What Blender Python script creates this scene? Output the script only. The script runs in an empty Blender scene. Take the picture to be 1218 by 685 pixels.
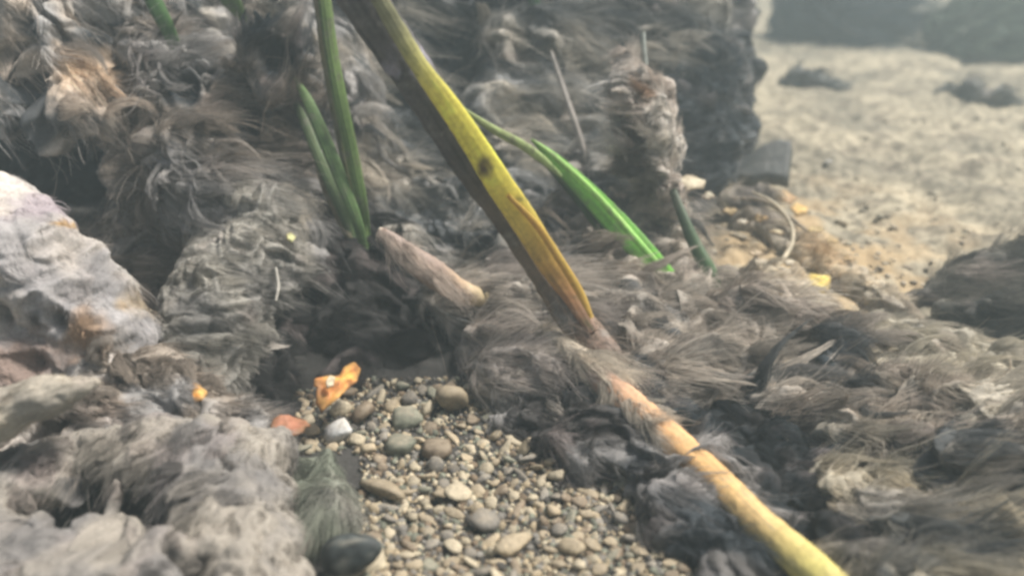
import bpy, math, random
import numpy as np
R = math.radians
random.seed(7); rng = np.random.default_rng(7)
sc = bpy.context.scene
C = sc.collection

# ------------------------------------------------------------------ camera
CAM_Z, PITCH, FPX = 0.26, R(25), 1013.0
cam = bpy.data.cameras.new('camera'); camo = bpy.data.objects.new('camera', cam); C.objects.link(camo)
camo.location = (0, 0, CAM_Z); camo.rotation_euler = (R(90)-PITCH, 0, 0)
cam.sensor_width = 36; cam.lens = 36*FPX/1218; cam.clip_start = 0.01; cam.clip_end = 200
cam.dof.use_dof = True; cam.dof.focus_distance = 0.47; cam.dof.aperture_fstop = 4.6
sc.camera = camo
RIGHT = np.array([1, 0, 0.]); FWD = np.array([0, math.cos(PITCH), -math.sin(PITCH)]); UP = np.array([0, math.sin(PITCH), math.cos(PITCH)])
CP = np.array([0, 0, CAM_Z])
def at(px, py, d): return CP + FWD*d + RIGHT*((px-609)/FPX*d) + UP*((342.5-py)/FPX*d)
def gd(py): return CAM_Z/(math.sin(PITCH)+(py-342.5)/FPX*math.cos(PITCH))     # depth of the ground plane on that row
def idir(deg, toward=0.0):                                                    # direction lying across the view, 0 = to the right, 90 = down
    v = RIGHT*math.cos(R(deg)) - UP*math.sin(R(deg)) - FWD*toward
    return v/np.linalg.norm(v)

# ------------------------------------------------------------------ light
w = bpy.data.worlds.new('World'); sc.world = w; w.use_nodes = True
nt = w.node_tree; bg = nt.nodes['Background']; bg.inputs['Strength'].default_value = 0.05
sky = nt.nodes.new('ShaderNodeTexSky'); sky.sky_type = 'NISHITA'; sky.sun_disc = False
SUN_EL, SUN_AZ = 60, 75            # azimuth measured from +Y towards +X
sky.sun_elevation = R(SUN_EL); sky.sun_rotation = R(SUN_AZ); sky.dust_density = 6; sky.air_density = 1.2; sky.ozone_density = 1
nt.links.new(sky.outputs[0], bg.inputs['Color'])
sun = bpy.data.lights.new('sun', 'SUN'); sun.energy = 4.6; sun.angle = R(12); sun.color = (1, .97, .93)
suno = bpy.data.objects.new('sun', sun); C.objects.link(suno); suno.rotation_euler = (R(90-SUN_EL), 0, -R(SUN_AZ)+R(180))
# lamp's -Z must point away from the sun direction
from mathutils import Vector
sd = Vector((math.sin(R(SUN_AZ))*math.cos(R(SUN_EL)), math.cos(R(SUN_AZ))*math.cos(R(SUN_EL)), math.sin(R(SUN_EL))))
suno.rotation_euler = sd.to_track_quat('Z', 'Y').to_euler(); suno.location = sd*5
vs = sc.view_settings; vs.view_transform = 'Standard'; vs.look = 'None'; vs.exposure = 0.6; vs.gamma = 1; vs.use_curve_mapping = False
sc.cycles.use_denoising = True
sc.cycles.max_bounces = 6; sc.cycles.diffuse_bounces = 4; sc.cycles.volume_bounces = 1; sc.cycles.transparent_max_bounces = 8
sc.cycles.filter_width = 3.1
sc.cycles_curves.shape = 'RIBBONS'
sc.cycles_curves.subdivisions = 2

# ------------------------------------------------------------------ noise
PERM = rng.permutation(256).astype(np.int64); PERM = np.concatenate([PERM, PERM]); VAL = rng.random(256).astype(np.float32)*2-1
def vn(p):
    p = np.asarray(p, dtype=np.float64); i = np.floor(p).astype(np.int64); f = p-i; i &= 255; u = f*f*f*(f*(f*6-15)+10)
    x0 = PERM[i[:, 0]]; x1 = PERM[i[:, 0]+1]; y = i[:, 1]; z = i[:, 2]
    def h(xx, dy, dz): return VAL[PERM[PERM[(xx+y+dy) & 255]+((z+dz) & 255)]]
    ux, uy, uz = u[:, 0], u[:, 1], u[:, 2]
    def l(a, b, t): return a+(b-a)*t
    return l(l(l(h(x0, 0, 0), h(x1, 0, 0), ux), l(h(x0, 1, 0), h(x1, 1, 0), ux), uy), l(l(h(x0, 0, 1), h(x1, 0, 1), ux), l(h(x0, 1, 1), h(x1, 1, 1), ux), uy), uz)
def fbm(p, o=4, g=.5):
    s = 0; a = 1; t = 0
    for k in range(o):
        s = s+a*vn(p*2.03**k+17.3*k); t += a; a *= g
    return s/t
def ridge(p, o=4, g=.5):
    s = 0; a = 1; t = 0
    for k in range(o):
        s = s+a*(1-2.2*np.abs(vn(p*2.1**k+9.1*k))); t += a; a *= g
    return s/t
def nrm(v): return v/np.maximum(np.linalg.norm(v, axis=-1, keepdims=True), 1e-9)

# ------------------------------------------------------------------ materials
def mat(name, rough=.9, attr=True, base=(.3, .3, .3), fine=900, amt=.35, bump=.3, spec=.2, sss=0, trans=0, rnd=0, dust=False):
    m = bpy.data.materials.new(name); m.use_nodes = True; n = m.node_tree.nodes; L = m.node_tree.links; b = n['Principled BSDF']
    b.inputs['Roughness'].default_value = rough; b.inputs['Specular IOR Level'].default_value = spec
    if attr: a = n.new('ShaderNodeAttribute'); a.attribute_name = 'col'; src = a.outputs['Color']
    else: a = n.new('ShaderNodeRGB'); a.outputs[0].default_value = (*base, 1); src = a.outputs[0]
    tc = n.new('ShaderNodeTexCoord'); geo = n.new('ShaderNodeNewGeometry')
    nz = n.new('ShaderNodeTexNoise'); nz.inputs['Scale'].default_value = fine; nz.inputs['Detail'].default_value = 4
    L.new(geo.outputs['Position'] if attr else tc.outputs['Object'], nz.inputs['Vector'])
    mr = n.new('ShaderNodeMapRange'); mr.inputs[1].default_value = .25; mr.inputs[2].default_value = .75; mr.inputs[3].default_value = 1-amt; mr.inputs[4].default_value = 1+amt
    L.new(nz.outputs['Fac'], mr.inputs[0])
    mx = n.new('ShaderNodeVectorMath'); mx.operation = 'SCALE'; L.new(src, mx.inputs[0]); L.new(mr.outputs[0], mx.inputs['Scale'])
    out = mx.outputs[0]
    if rnd:
        oi = n.new('ShaderNodeObjectInfo'); m2 = n.new('ShaderNodeMapRange'); m2.inputs[3].default_value = 1-rnd; m2.inputs[4].default_value = 1+rnd
        L.new(oi.outputs['Random'], m2.inputs[0]); mx2 = n.new('ShaderNodeVectorMath'); mx2.operation = 'SCALE'; L.new(out, mx2.inputs[0]); L.new(m2.outputs[0], mx2.inputs['Scale']); out = mx2.outputs[0]
    if dust:      # settled silt on the upward faces, broken up by noise
        sp = n.new('ShaderNodeSeparateXYZ'); L.new(geo.outputs['Normal'], sp.inputs[0]); dn = n.new('ShaderNodeTexNoise'); dn.inputs['Scale'].default_value = 2.2; dn.inputs['Detail'].default_value = 5
        L.new(tc.outputs['Object'], dn.inputs['Vector']); mu = n.new('ShaderNodeMath'); mu.operation = 'MULTIPLY'; L.new(sp.outputs['Z'], mu.inputs[0]); L.new(dn.outputs['Fac'], mu.inputs[1])
        dr = n.new('ShaderNodeMapRange'); dr.inputs[1].default_value = .2; dr.inputs[2].default_value = .6; dr.inputs[4].default_value = .62; L.new(mu.outputs[0], dr.inputs[0])
        mc = n.new('ShaderNodeMix'); mc.data_type = 'RGBA'; L.new(dr.outputs[0], mc.inputs[0]); L.new(out, mc.inputs[6]); mc.inputs[7].default_value = (.31, .26, .19, 1); out = mc.outputs[2]
    L.new(out, b.inputs['Base Color'])
    if bump:
        bp = n.new('ShaderNodeBump'); bp.inputs['Strength'].default_value = bump; bp.inputs['Distance'].default_value = .0008
        L.new(nz.outputs['Fac'], bp.inputs['Height']); L.new(bp.outputs[0], b.inputs['Normal'])
    if trans:
        t = n.new('ShaderNodeBsdfTranslucent'); L.new(out, t.inputs['Color']); ms = n.new('ShaderNodeMixShader'); ms.inputs[0].default_value = trans
        L.new(b.outputs[0], ms.inputs[1]); L.new(t.outputs[0], ms.inputs[2]); L.new(ms.outputs[0], n['Material Output'].inputs['Surface'])
    return m
M_SILT = mat('silt', amt=.22, fine=700)
M_HAIR = mat('algae_hair', amt=.12, fine=300, bump=0, trans=.3)
def tip_highlights(m):  # darker roots and paler tips paint highlights onto the strands
    n = m.node_tree.nodes; L = m.node_tree.links; hi = n.new('ShaderNodeHairInfo'); mr = n.new('ShaderNodeMapRange'); mr.inputs[3].default_value = .75; mr.inputs[4].default_value = 1.3
    L.new(hi.outputs['Intercept'], mr.inputs[0]); b = n['Principled BSDF']; src = b.inputs['Base Color'].links[0].from_socket; v = n.new('ShaderNodeVectorMath'); v.operation = 'SCALE'; L.new(src, v.inputs[0]); L.new(mr.outputs[0], v.inputs['Scale'])
    L.new(v.outputs[0], b.inputs['Base Color'])
tip_highlights(M_HAIR)
M_BED = mat('bed_silt', amt=.25, fine=500, bump=.5)
M_BLADE = mat('leaf_blade', rough=.5, amt=.15, fine=400, bump=.15, spec=.35, trans=.35)
M_REED = mat('reed_skin', rough=.6, amt=.18, fine=500, bump=.3, spec=.3)
M_DEAD = mat('dead_leaf', rough=.55, amt=.2, fine=350, bump=.4, trans=.2)
PEB = {'tan': (.36, .29, .19), 'grey': (.20, .185, .16), 'greenish grey': (.18, .185, .14), 'brown': (.18, .135, .09), 'pale cream': (.45, .385, .27), 'dark': (.085, .078, .068), 'white': (.62, .61, .58)}
M_PEB = {k: mat('pebble_'+k.replace(' ', '_'), rough=.75, attr=False, base=v, fine=3.2, amt=.4, bump=.6, rnd=.3, dust=True) for k, v in PEB.items()}

# ------------------------------------------------------------------ object helpers
def tag(o, label=None, cat=None, group=None, kind=None):
    if label: o['label'] = label
    if cat: o['category'] = cat
    if group: o['group'] = group
    if kind: o['kind'] = kind
    return o
def mesh(name, V, F, m, col=None, parent=None, smooth=True):
    me = bpy.data.meshes.new(name); V = np.asarray(V, dtype=np.float32)
    if isinstance(F, np.ndarray):
        k = F.shape[1]; me.vertices.add(len(V)); me.vertices.foreach_set('co', V.ravel())
        me.loops.add(F.size); me.loops.foreach_set('vertex_index', F.ravel().astype(np.int32))
        me.polygons.add(len(F)); me.polygons.foreach_set('loop_start', np.arange(0, F.size, k, dtype=np.int32)); me.update(calc_edges=True)
    else: me.from_pydata(V.tolist(), [], F)
    if smooth: me.polygons.foreach_set('use_smooth', np.ones(len(me.polygons), dtype=bool))
    if col is not None:
        a = me.attributes.new('col', 'FLOAT_COLOR', 'POINT'); c = np.ones((len(V), 4), dtype=np.float32); c[:, :3] = np.clip(col, 0.005, .9); a.data.foreach_set('color', c.ravel())
    me.materials.append(m); o = bpy.data.objects.new(name, me); C.objects.link(o)
    if parent is not None: o.parent = parent
    return o
def hair(name, P, rad, col, parent, m=None):
    """P: n x k x 3 strand points, col: n x 3"""
    n, k, _ = P.shape
    cu = bpy.data.hair_curves.new(name); cu.add_curves([k]*n)
    cu.position_data.foreach_set('vector', P.astype(np.float32).ravel())
    t = np.linspace(1, .25, k)[None, :]*np.asarray(rad).reshape(-1, 1)*np.ones((n, 1))
    if 'radius' not in cu.attributes: cu.attributes.new('radius', 'FLOAT', 'POINT')
    cu.attributes['radius'].data.foreach_set('value', t.astype(np.float32).ravel())
    a = cu.attributes.new('col', 'FLOAT_COLOR', 'CURVE'); c = np.ones((n, 4), dtype=np.float32); c[:, :3] = np.clip(col, .005, .9); a.data.foreach_set('color', c.ravel())
    cu.materials.append(m or M_HAIR); o = bpy.data.objects.new(name, cu); C.objects.link(o); o.parent = parent; o['kind'] = 'stuff'
    return o

def ico(sub=2):
    import bmesh
    b = bmesh.new(); bmesh.ops.create_icosphere(b, subdivisions=sub, radius=1)
    V = np.array([v.co[:] for v in b.verts]); F = np.array([[v.index for v in f.verts] for f in b.faces]); b.free(); return V, F
ICO2, ICO3, ICO1 = ico(2), ico(3), ico(1)
SPH = ico(3)

def spline(P, n):
    P = np.asarray(P, float); k = len(P)
    if k < 3: t = np.linspace(0, 1, n)[:, None]; return P[0]*(1-t)+P[-1]*t
    Q = np.vstack([2*P[0]-P[1], P, 2*P[-1]-P[-2]]); u = np.linspace(0, k-1-1e-6, n); i = u.astype(int); t = (u-i)[:, None]
    a, b, c, d = Q[i], Q[i+1], Q[i+2], Q[i+3]
    return .5*(2*b+(c-a)*t+(2*a-5*b+4*c-d)*t*t+(3*b-a-3*c+d)*t**3)

SINK = [.45]
def chain_pts(ch):
    """ch: list of (px, py, depth, rpx) -> dense centres and radii in metres"""
    W = []
    for a, b, d, r in ch:                      # keep every lump on or above the bed
        for _ in range(3):
            lim = (CAM_Z-SINK[0]*r*d/FPX)/(math.sin(PITCH)+(b-342.5)/FPX*math.cos(PITCH)) if b > 60 and SINK[0] > -5 else 9
            d = min(d, lim)
        W.append([*at(a, b, d), r*d/FPX])
    W = np.array(W)
    if len(W) == 1: return W
    L = np.linalg.norm(np.diff(W[:, :3], axis=0), axis=1).sum(); n = int(max(3, L/(W[:, 3].mean()*.35)))
    return spline(W, n)

def vox_body(S, vox, flat=1.0, smooth=5):
    """union of spheres S (n x 4) -> verts, tris through voxel remesh"""
    V0, F0 = SPH; n = len(S)
    V = (V0[None]*S[:, None, 3:4]+S[:, None, :3]).reshape(-1, 3); F = (F0[None]+np.arange(n)[:, None, None]*len(V0)).reshape(-1, 3)
    me = bpy.data.meshes.new('tmp'); me.vertices.add(len(V)); me.vertices.foreach_set('co', V.astype(np.float32).ravel())
    me.loops.add(F.size); me.loops.foreach_set('vertex_index', F.ravel().astype(np.int32)); me.polygons.add(len(F)); me.polygons.foreach_set('loop_start', np.arange(0, F.size, 3, dtype=np.int32)); me.update(calc_edges=True)
    o = bpy.data.objects.new('tmp', me); C.objects.link(o)
    r = o.modifiers.new('r', 'REMESH'); r.mode = 'VOXEL'; r.voxel_size = vox
    s = o.modifiers.new('s', 'SMOOTH'); s.factor = .5; s.iterations = smooth
    dg = bpy.context.evaluated_depsgraph_get(); e = o.evaluated_get(dg); m = e.to_mesh()
    nv = len(m.vertices); Vv = np.empty(nv*3, dtype=np.float32); m.vertices.foreach_get('co', Vv); Vv = Vv.reshape(-1, 3).astype(float)
    nl = len(m.loops); li = np.empty(nl, dtype=np.int32); m.loops.foreach_get('vertex_index', li); Fq = li.reshape(-1, 4)
    e.to_mesh_clear(); bpy.data.objects.remove(o); bpy.data.meshes.remove(me)
    return Vv, Fq
def vnormals(V, F):
    fn = np.cross(V[F[:, 2]]-V[F[:, 0]], V[F[:, 3 if F.shape[1] == 4 else 1]]-V[F[:, 1 if F.shape[1] == 4 else 0]])
    N = np.zeros_like(V)
    for k in range(F.shape[1]): np.add.at(N, F[:, k], fn)
    return nrm(N)

BEIGE, GREY, BROWN, PINK, DARK, PALE, BLUE, OLIVE = [np.array(c) for c in ((.365, .33, .28), (.25, .24, .23), (.235, .20, .165), (.35, .285, .26), (.045, .042, .04), (.52, .48, .43), (.065, .08, .09), (.22, .20, .12))]  # DARK and BLUE also serve as painted shade in hollows and gaps

def clump(name, label, cat, chains, c1=BEIGE, c2=GREY, ang=20, toward=.15, vox=.0013, amp=.006, streak=.010, rib=0, ribp=.006, holes=(), spots=(),
          fur=6000, flen=.012, frad=.00016, group=None, swirl=.5, seed=0, lift=.35, parent=None, dark=.0, kind=None, stretch=.16, sink=.45, sm=5, shelf=.0085, locks=None, llen=.034):
    SINK[0] = sink; amp *= .68; swirl *= .75; nl = int(fur/75) if locks is None else locks; fur = int(fur*3.2); flen *= 1.0; frad *= 1.0
    S = np.vstack([chain_pts(c) for c in chains]); V, F = vox_body(S, vox, smooth=sm); N = vnormals(V, F)
    s = idir(ang, toward); off = seed*13.7
    # low lumps, domain warp, streaks stretched along s
    warp = np.stack([vn(V*28+off), vn(V*28+off+40), vn(V*28+off+80)], 1)
    lum = fbm(V*45+off+warp*.6, 3)
    Vw = V+warp*.009*swirl*2; al = (Vw@s)[:, None]*s; q = (Vw-al)+al*stretch
    st = ridge(q/streak+off, 4, .55); fine = fbm(q/(streak*.22)+off, 3)
    disp = lum*amp*(3.4 if sm < 10 else .6)+st*amp*.9+fine*amp*.12
    if rib:
        up = idir(ang-90, 0); ph = (Vw@up)/ribp+vn(V*55+off)*1.6+vn(V*20+off)*1.5; disp += rib*(np.sin(ph*math.pi)**2-.5)*(1+1.2*vn(V*80+off+9))
    dn = -idir(ang-90, 0)
    if shelf:       # overlapping layers: each lip stands out and hangs over a gap
        ph = (Vw@dn)/.026+1.6*vn(V*30+off+3)+.3*vn(V*90+off+3); fr = ph-np.floor(ph); saw = np.where(fr < .75, np.sin(fr/.75*math.pi/2), .5+.5*np.cos((fr-.75)/.25*math.pi)); m_ = np.clip(.55+1.3*vn(V*36+off+21), 0, 1.3)
        disp = disp+shelf*2.0*(saw-.5)*m_
    V2 = V+N*disp[:, None]
    if shelf: V2 = V2+dn*(shelf*.8*saw**2*m_)[:, None]
    for (hx, hy, hd, hr, dep) in holes:
        c = at(hx, hy, hd); r = hr*hd/FPX; u = V2-c; lat = u-(u@FWD)[:, None]*FWD; g = np.exp(-(np.linalg.norm(lat, axis=1)/r)**2*1.3)*(np.abs(u@FWD) < r*3)
        V2 = V2+FWD*(g*dep)[:, None]
    mixf = np.clip(.5+fbm(V*40+off+5, 3)*2.2, 0, 1)[:, None]
    col = (c1*(1-mixf)+c2*mixf)*np.array((1.07, 1.06, 1.045))
    col = col*(1+.28*st+.22*fine)[:, None]
    pk = np.clip(fbm(V*60+off+77, 2)*2-.5, 0, 1)[:, None]; col = col*(1-pk*.35)+PINK*pk*.35
    if dark: dk = np.clip((fbm(q*50+off+33, 3)+dark+.06)*3.5, 0, 1)[:, None]*.88; col = col*(1-dk)+BLUE*.6*dk  # blue-black noise patches, painted to read as shaded gaps
    for (hx, hy, hd, hr, sc_) in spots:  # coloured marks; the dark ones inside holes paint their shade
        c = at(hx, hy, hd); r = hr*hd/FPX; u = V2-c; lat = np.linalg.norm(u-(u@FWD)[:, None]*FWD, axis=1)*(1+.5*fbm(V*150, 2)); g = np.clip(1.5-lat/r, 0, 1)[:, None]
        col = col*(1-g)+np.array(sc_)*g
    o = mesh(name, V2, F, M_SILT, col, parent)
    tag(o, label, cat, group, kind)
    if fur:
        N2 = vnormals(V2, F); vis = (N2@(-FWD) > -.45)
        visl = vis.copy()
        for (hx, hy, hd, hr, dep) in holes:
            if dep >= .012: u = V2-at(hx, hy, hd); visl &= np.linalg.norm(u-(u@FWD)[:, None]*FWD, axis=1) > hr*hd/FPX*1.5
            if dep >= .012: u = V2-at(hx, hy, hd); vis &= ~((np.linalg.norm(u-(u@FWD)[:, None]*FWD, axis=1) < hr*hd/FPX*.95) & (np.abs(u@FWD) < hr*hd/FPX*3+.02))
        if nl:
            li = rng.choice(np.nonzero(visl & (N2@(-FWD) > -.2))[0], nl); add_locks(o, V2[li], N2[li], col[li], s, llen, off, lift, swirl)
        ids = rng.choice(np.nonzero(vis)[0], fur); add_fur(o, V2[ids], N2[ids], col[ids], s, flen, frad, swirl, off, lift)
    return o
def tang(s, N0):      # the current bends along the surface it meets
    dt = np.minimum(N0@s, 0)[:, None]; return nrm(s[None]-N0*dt*.95)
def add_locks(o, P0, N0, col, s, L0, off=0, lift=.35, swirl=.5, per=84, k=9, width=.0058):
    """feathery tongues of matted filaments: every lock shares one curving guide, frayed towards its end"""
    s = tang(s, N0); n = len(P0); L = L0*(.45+rng.random(n)*1.0); W_ = width*(.6+1.1*rng.random(n)); G = np.empty((n, k, 3)); p = P0-N0*.001; d = nrm(N0*(lift+.25)+s*.8+rng.normal(0, .13, (n, 3)))
    curl = rng.normal(0, .18, (n, 1)); G[:, 0] = p
    for j in range(1, k):
        w_ = np.stack([vn(p*36+off+5), vn(p*36+off+36), vn(p*36+off+67)], 1)
        d = nrm(d*.75+s*.25+w_*swirl*.8-N0*(.10+.03*j)+np.cross(N0, d)*curl*.3); p = p+d*(L/(k-1))[:, None]; G[:, j] = p
    side = nrm(np.cross(nrm(G[:, 1]-G[:, 0]), N0)); a = rng.random((n, per))*2-1; b = rng.normal(0, .22, (n, per)); tt = np.linspace(0, 1, k)
    prof = .55+.75*np.sin(np.minimum(tt*1.25, 1)*math.pi)*.8; cut = (1-.30*a**2)*(.75+.25*rng.random((n, per)))
    u = tt[None, None, :]*cut[..., None]*(k-1); i = np.minimum(u.astype(int), k-2); f = (u-i)[..., None]; gi = np.arange(n)[:, None, None]
    P = G[gi, i]*(1-f)+G[gi, i+1]*f
    wd = (W_[:, None, None]*prof[None, None, :])
    P = P+side[:, None, None, :]*(a[..., None]*wd)[..., None]-N0[:, None, None, :]*((a**2)[..., None]*wd*.5)[..., None]+N0[:, None, None, :]*(b[..., None]*wd*.5)[..., None]
    P = P.reshape(n*per, k, 3); q = P.reshape(-1, 3); wv = np.stack([vn(q*400+off), vn(q*400+off+9), vn(q*400+off+19)], 1).reshape(P.shape); P = P+wv*.0009*tt[None, :, None]
    c = np.repeat(col*(.72+.85*rng.random((n, 1))), per, 0)*(.85+.3*rng.random((n*per, 1)))
    return hair('algae_tongues', P, .00018*(.7+.6*rng.random(n*per)), c, o)
def add_fur(o, P0, N0, col, s, flen, frad, swirl=.5, off=0, lift=.35, name='algae_filaments', k=6):
    s = tang(s, N0); n = len(P0); L = flen*(.35+rng.random(n)**2*1.1); tm = np.clip(vn(P0*110+off)+.35*vn(P0*300+off), 0, 1); L = L*(.7+2.6*tm**1.5)
    P = np.empty((n, k, 3)); p = P0-N0*.0006; d = nrm(N0*lift+s*.8+rng.normal(0, .16, (n, 3))); P[:, 0] = p
    for j in range(1, k):
        w_ = np.stack([vn(p*70+off), vn(p*70+off+31), vn(p*70+off+62)], 1)+.5*np.stack([vn(p*220+off), vn(p*220+off+31), vn(p*220+off+62)], 1)
        d = nrm(d*.7+s*.32+w_*swirl*.75-N0*.04); p = p+d*(L/(k-1))[:, None]; P[:, j] = p
    sm_ = nrm(s.mean(0)); q = P0-(P0@sm_)[:, None]*sm_*.8; fs_ = vn(q*520+off)[:, None]; c = col*(.95+rng.random((n, 1))*.5)*(1+.6*fs_+.25*tm[:, None])
    return hair(name, P, frad*(.6+rng.random(n)*.9), c, o)

exec_parts = []
# ================================================================== THE BED
def bed_z(x, y):
    p = np.stack([x, y, np.zeros_like(x)], 1)
    z = .012*fbm(p*6, 3)+.008*fbm(p*20+3, 3)+.0034*ridge(np.stack([x*24+y*10, y*62-x*16, 0*x], 1)+.5*vn(p*20)[:, None], 4)+.004*np.abs(vn(p*34+5))*np.clip(1.2-np.hypot(x-.22, y-.62)/.2, 0, 1)+.0034*fbm(p*130, 3)
    fade = np.clip((y-.28)/.3, .25, 1)
    far = .05*np.clip((y-1.6)/1.5, 0, 3)*(1+vn(p*1.3+8))
    return z*fade+far*.5
def build_bed():
    u = np.linspace(0, 1, 620); ys = .05+.25*u+2.2*u**3+0.0; ys = np.concatenate([np.linspace(-6, .02, 30), ys, 2.6*np.exp(np.linspace(.02, 3.6, 60))])
    xs_u = np.linspace(-1, 1, 640); xs = np.sign(xs_u)*(np.abs(xs_u)*.45+np.abs(xs_u)**4*1.2+np.maximum(np.abs(xs_u)-.93, 0)**2*8000)
    X, Y = np.meshgrid(xs, ys); x = X.ravel(); y = Y.ravel(); z = bed_z(x, y); V = np.stack([x, y, z], 1)
    ny, nx = X.shape; i = np.arange(nx-1)[None]+np.arange(ny-1)[:, None]*nx; F = np.stack([i, i+1, i+1+nx, i+nx], -1).reshape(-1, 4)
    p = V.copy(); p[:, 2] = 0
    m = np.clip(.5+fbm(p*14, 4)*1.5, 0, 1)[:, None]; col = np.array((.345, .30, .215))*(1-m)+np.array((.205, .182, .135))*m
    sp = np.clip(fbm(np.stack([x*34+y*9, y*85-x*20, 0*x], 1), 4)*3.6-.5, 0, 1)[:, None]; col = col*(1-sp*.7)+np.array((.16, .135, .10))*sp*.7; gr = np.clip(fbm(p*190, 3)*2.5, -.6, .6)[:, None]; col = col*(1+gr*.5); wm = (np.clip(1.3-np.hypot(x-.23, (y-.62)*.8)/.16, 0, 1)*np.clip(.4+fbm(p*40+9, 3)*2, 0, 1))[:, None]; col = col*(1-wm*.7)+np.array((.46, .33, .18))*wm*.7
    # shade under the growth, painted near black into the bed: left of a line running from the far bank to the near right corner
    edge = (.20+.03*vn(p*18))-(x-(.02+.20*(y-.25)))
    shd = np.clip(edge/.05-2.2, 0, 1)[:, None]; shade_c = np.array((.045, .042, .038))*(1+.5*fbm(p*60, 3))[:, None]
    col = col*(1-shd)+shade_c*shd
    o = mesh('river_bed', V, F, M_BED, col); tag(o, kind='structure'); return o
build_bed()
# steep bank behind the growth, coloured near black to paint shade in the cavities
def build_bank():
    ch = []
    for px in range(-420, 841, 45):
        for (py, d, r) in ((-110, .88, 70), (-20, .86, 75), (70, .84, 75), (160, .82, 75), (240, .86, 75), (320, .86, 80)):
            if px > 780 and py > 200: continue
            ch.append([(px+random.uniform(-12, 12), py, d+random.uniform(-.02, .02)+(.03 if px > 780 else 0), r*random.uniform(.85, 1.1)*(.6 if px > 790 else 1))])
    o = clump('shade_painted_bank', None, None, ch, c1=BLUE*.5, c2=BLUE*.3, ang=120, vox=.0032, amp=.010, streak=.02, fur=9000, flen=.03, frad=.0002, kind='structure', seed=2, sink=-9, llen=.045)
    o['kind'] = 'structure'
build_bank()

# ================================================================== SILTED GROWTH
G_ = 'silt covered mats of algae on the bank'
# -- left foreground
clump('silt_boulder', 'large pale silt dusted boulder at the left edge with small dark pits', 'boulder',
      [[(-90, 300, .47, 110), (-20, 300, .46, 88), (40, 325, .45, 72), (95, 370, .45, 62), (125, 395, .45, 50)], [(-60, 420, .45, 120), (30, 430, .45, 62), (110, 440, .44, 40)], [(-20, 262, .46, 50), (48, 290, .455, 34)], [(-40, 520, .44, 70), (60, 480, .45, 40)]],
      c1=PALE*np.array((.80, .79, .80)), c2=np.array((.30, .285, .28)), ang=35, amp=.0040, streak=.016, stretch=.7, fur=3500, flen=.005, vox=.0011, swirl=.7, seed=3, shelf=.001, locks=0,
      holes=[(62, 378, .42, 11, .020), (100, 432, .42, 15, .022), (2, 372, .43, 15, .014), (30, 432, .42, 14, .01), (48, 262, .44, 16, .004)],
      spots=[(62, 379, .44, 8, DARK*1.6), (100, 433, .44, 11, DARK*1.6), (60, 262, .43, 5, (.42, .27, .12)), (150, 355, .43, 16, (.42, .33, .22)), (90, 398, .42, 26, (.33, .22, .14)), (20, 440, .42, 40, (.24, .18, .15)), (40, 240, .44, 22, (.36, .31, .32))])
clump('driftwood_piece', 'pale tapering piece of driftwood poking in at the left edge below the boulder', 'driftwood',
      [[(-60, 510, .375, 36), (0, 492, .37, 31), (50, 474, .368, 24), (92, 460, .365, 14), (114, 455, .365, 6)]], c1=np.array((.40, .355, .285)), c2=np.array((.29, .26, .215)), ang=-22, amp=.0015, streak=.005, vox=.0009, fur=900, flen=.003, seed=4, stretch=.1, swirl=.1, shelf=0, locks=0)
mat_ch = []
for py in range(505, 760, 14):
    for px in range(-70, 380, 14):
        if px > 322+(py-530)*.14+18*math.sin(py*.13)+random.uniform(-8, 8) or py < 555-.20*min(px, 240)+(max(px-240, 0)*.25): continue
        if ((px-172)/66)**2+((py-610)/50)**2 < 1 or ((px-104)/36)**2+((py-578)/32)**2 < 1 or ((px-60)/66)**2+((py-620)/27)**2 < 1 or ((px-238)/40)**2+((py-694)/36)**2 < 1: continue
        mat_ch.append([(px+random.uniform(-4, 4), py+random.uniform(-4, 4), .405-(py-505)*.00042-.010*math.exp(-((px-230)/90)**2)+random.uniform(-.0012, .0012)+max(0, px-300)*.0004, random.uniform(20, 24))])
mat_ch += [[(132, 575, .365, 6), (122, 605, .36, 5), (106, 640, .35, 6)], [(212, 672, .342, 6), (244, 700, .335, 6)], [(268, 665, .335, 8), (262, 720, .33, 8)], [(-110, 560, .42, 50), (-110, 700, .38, 60)]]
clump('algae_mat', 'broad beige algae mat in the bottom left corner with two dark hollows', 'algae mat', mat_ch,
      c1=np.array((.235, .213, .182)), c2=np.array((.145, .137, .13)), ang=112, amp=.0030, streak=.0060, vox=.0010, fur=12000, flen=.008, frad=.00013, swirl=.45, seed=5, lift=.2, sink=-9, sm=22, llen=.016, shelf=.0015, stretch=.1, locks=420,
      holes=[(172, 610, .375, 46, .02), (104, 580, .38, 28, .018), (50, 622, .37, 28, .018), (238, 694, .35, 28, .018), (312, 650, .35, 9, .014), (288, 620, .36, 7, .012), (300, 690, .34, 10, .014), (60, 560, .38, 10, .01)], spots=[(70, 545, .385, 20, (.24, .20, .18))])
clump('algae_lump', 'low grey brown algae lump between the driftwood piece and the orange leaf scraps', 'algae lump',
      [[(110, 500, .42, 36), (170, 478, .43, 40), (230, 490, .43, 36), (285, 500, .425, 28)], [(130, 440, .44, 30), (175, 455, .44, 30)]], c1=GREY*1.1, c2=BROWN, ang=10, amp=.005, fur=5000, flen=.007, llen=.020, seed=6,
      holes=[(150, 460, .42, 16, .012)])
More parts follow.
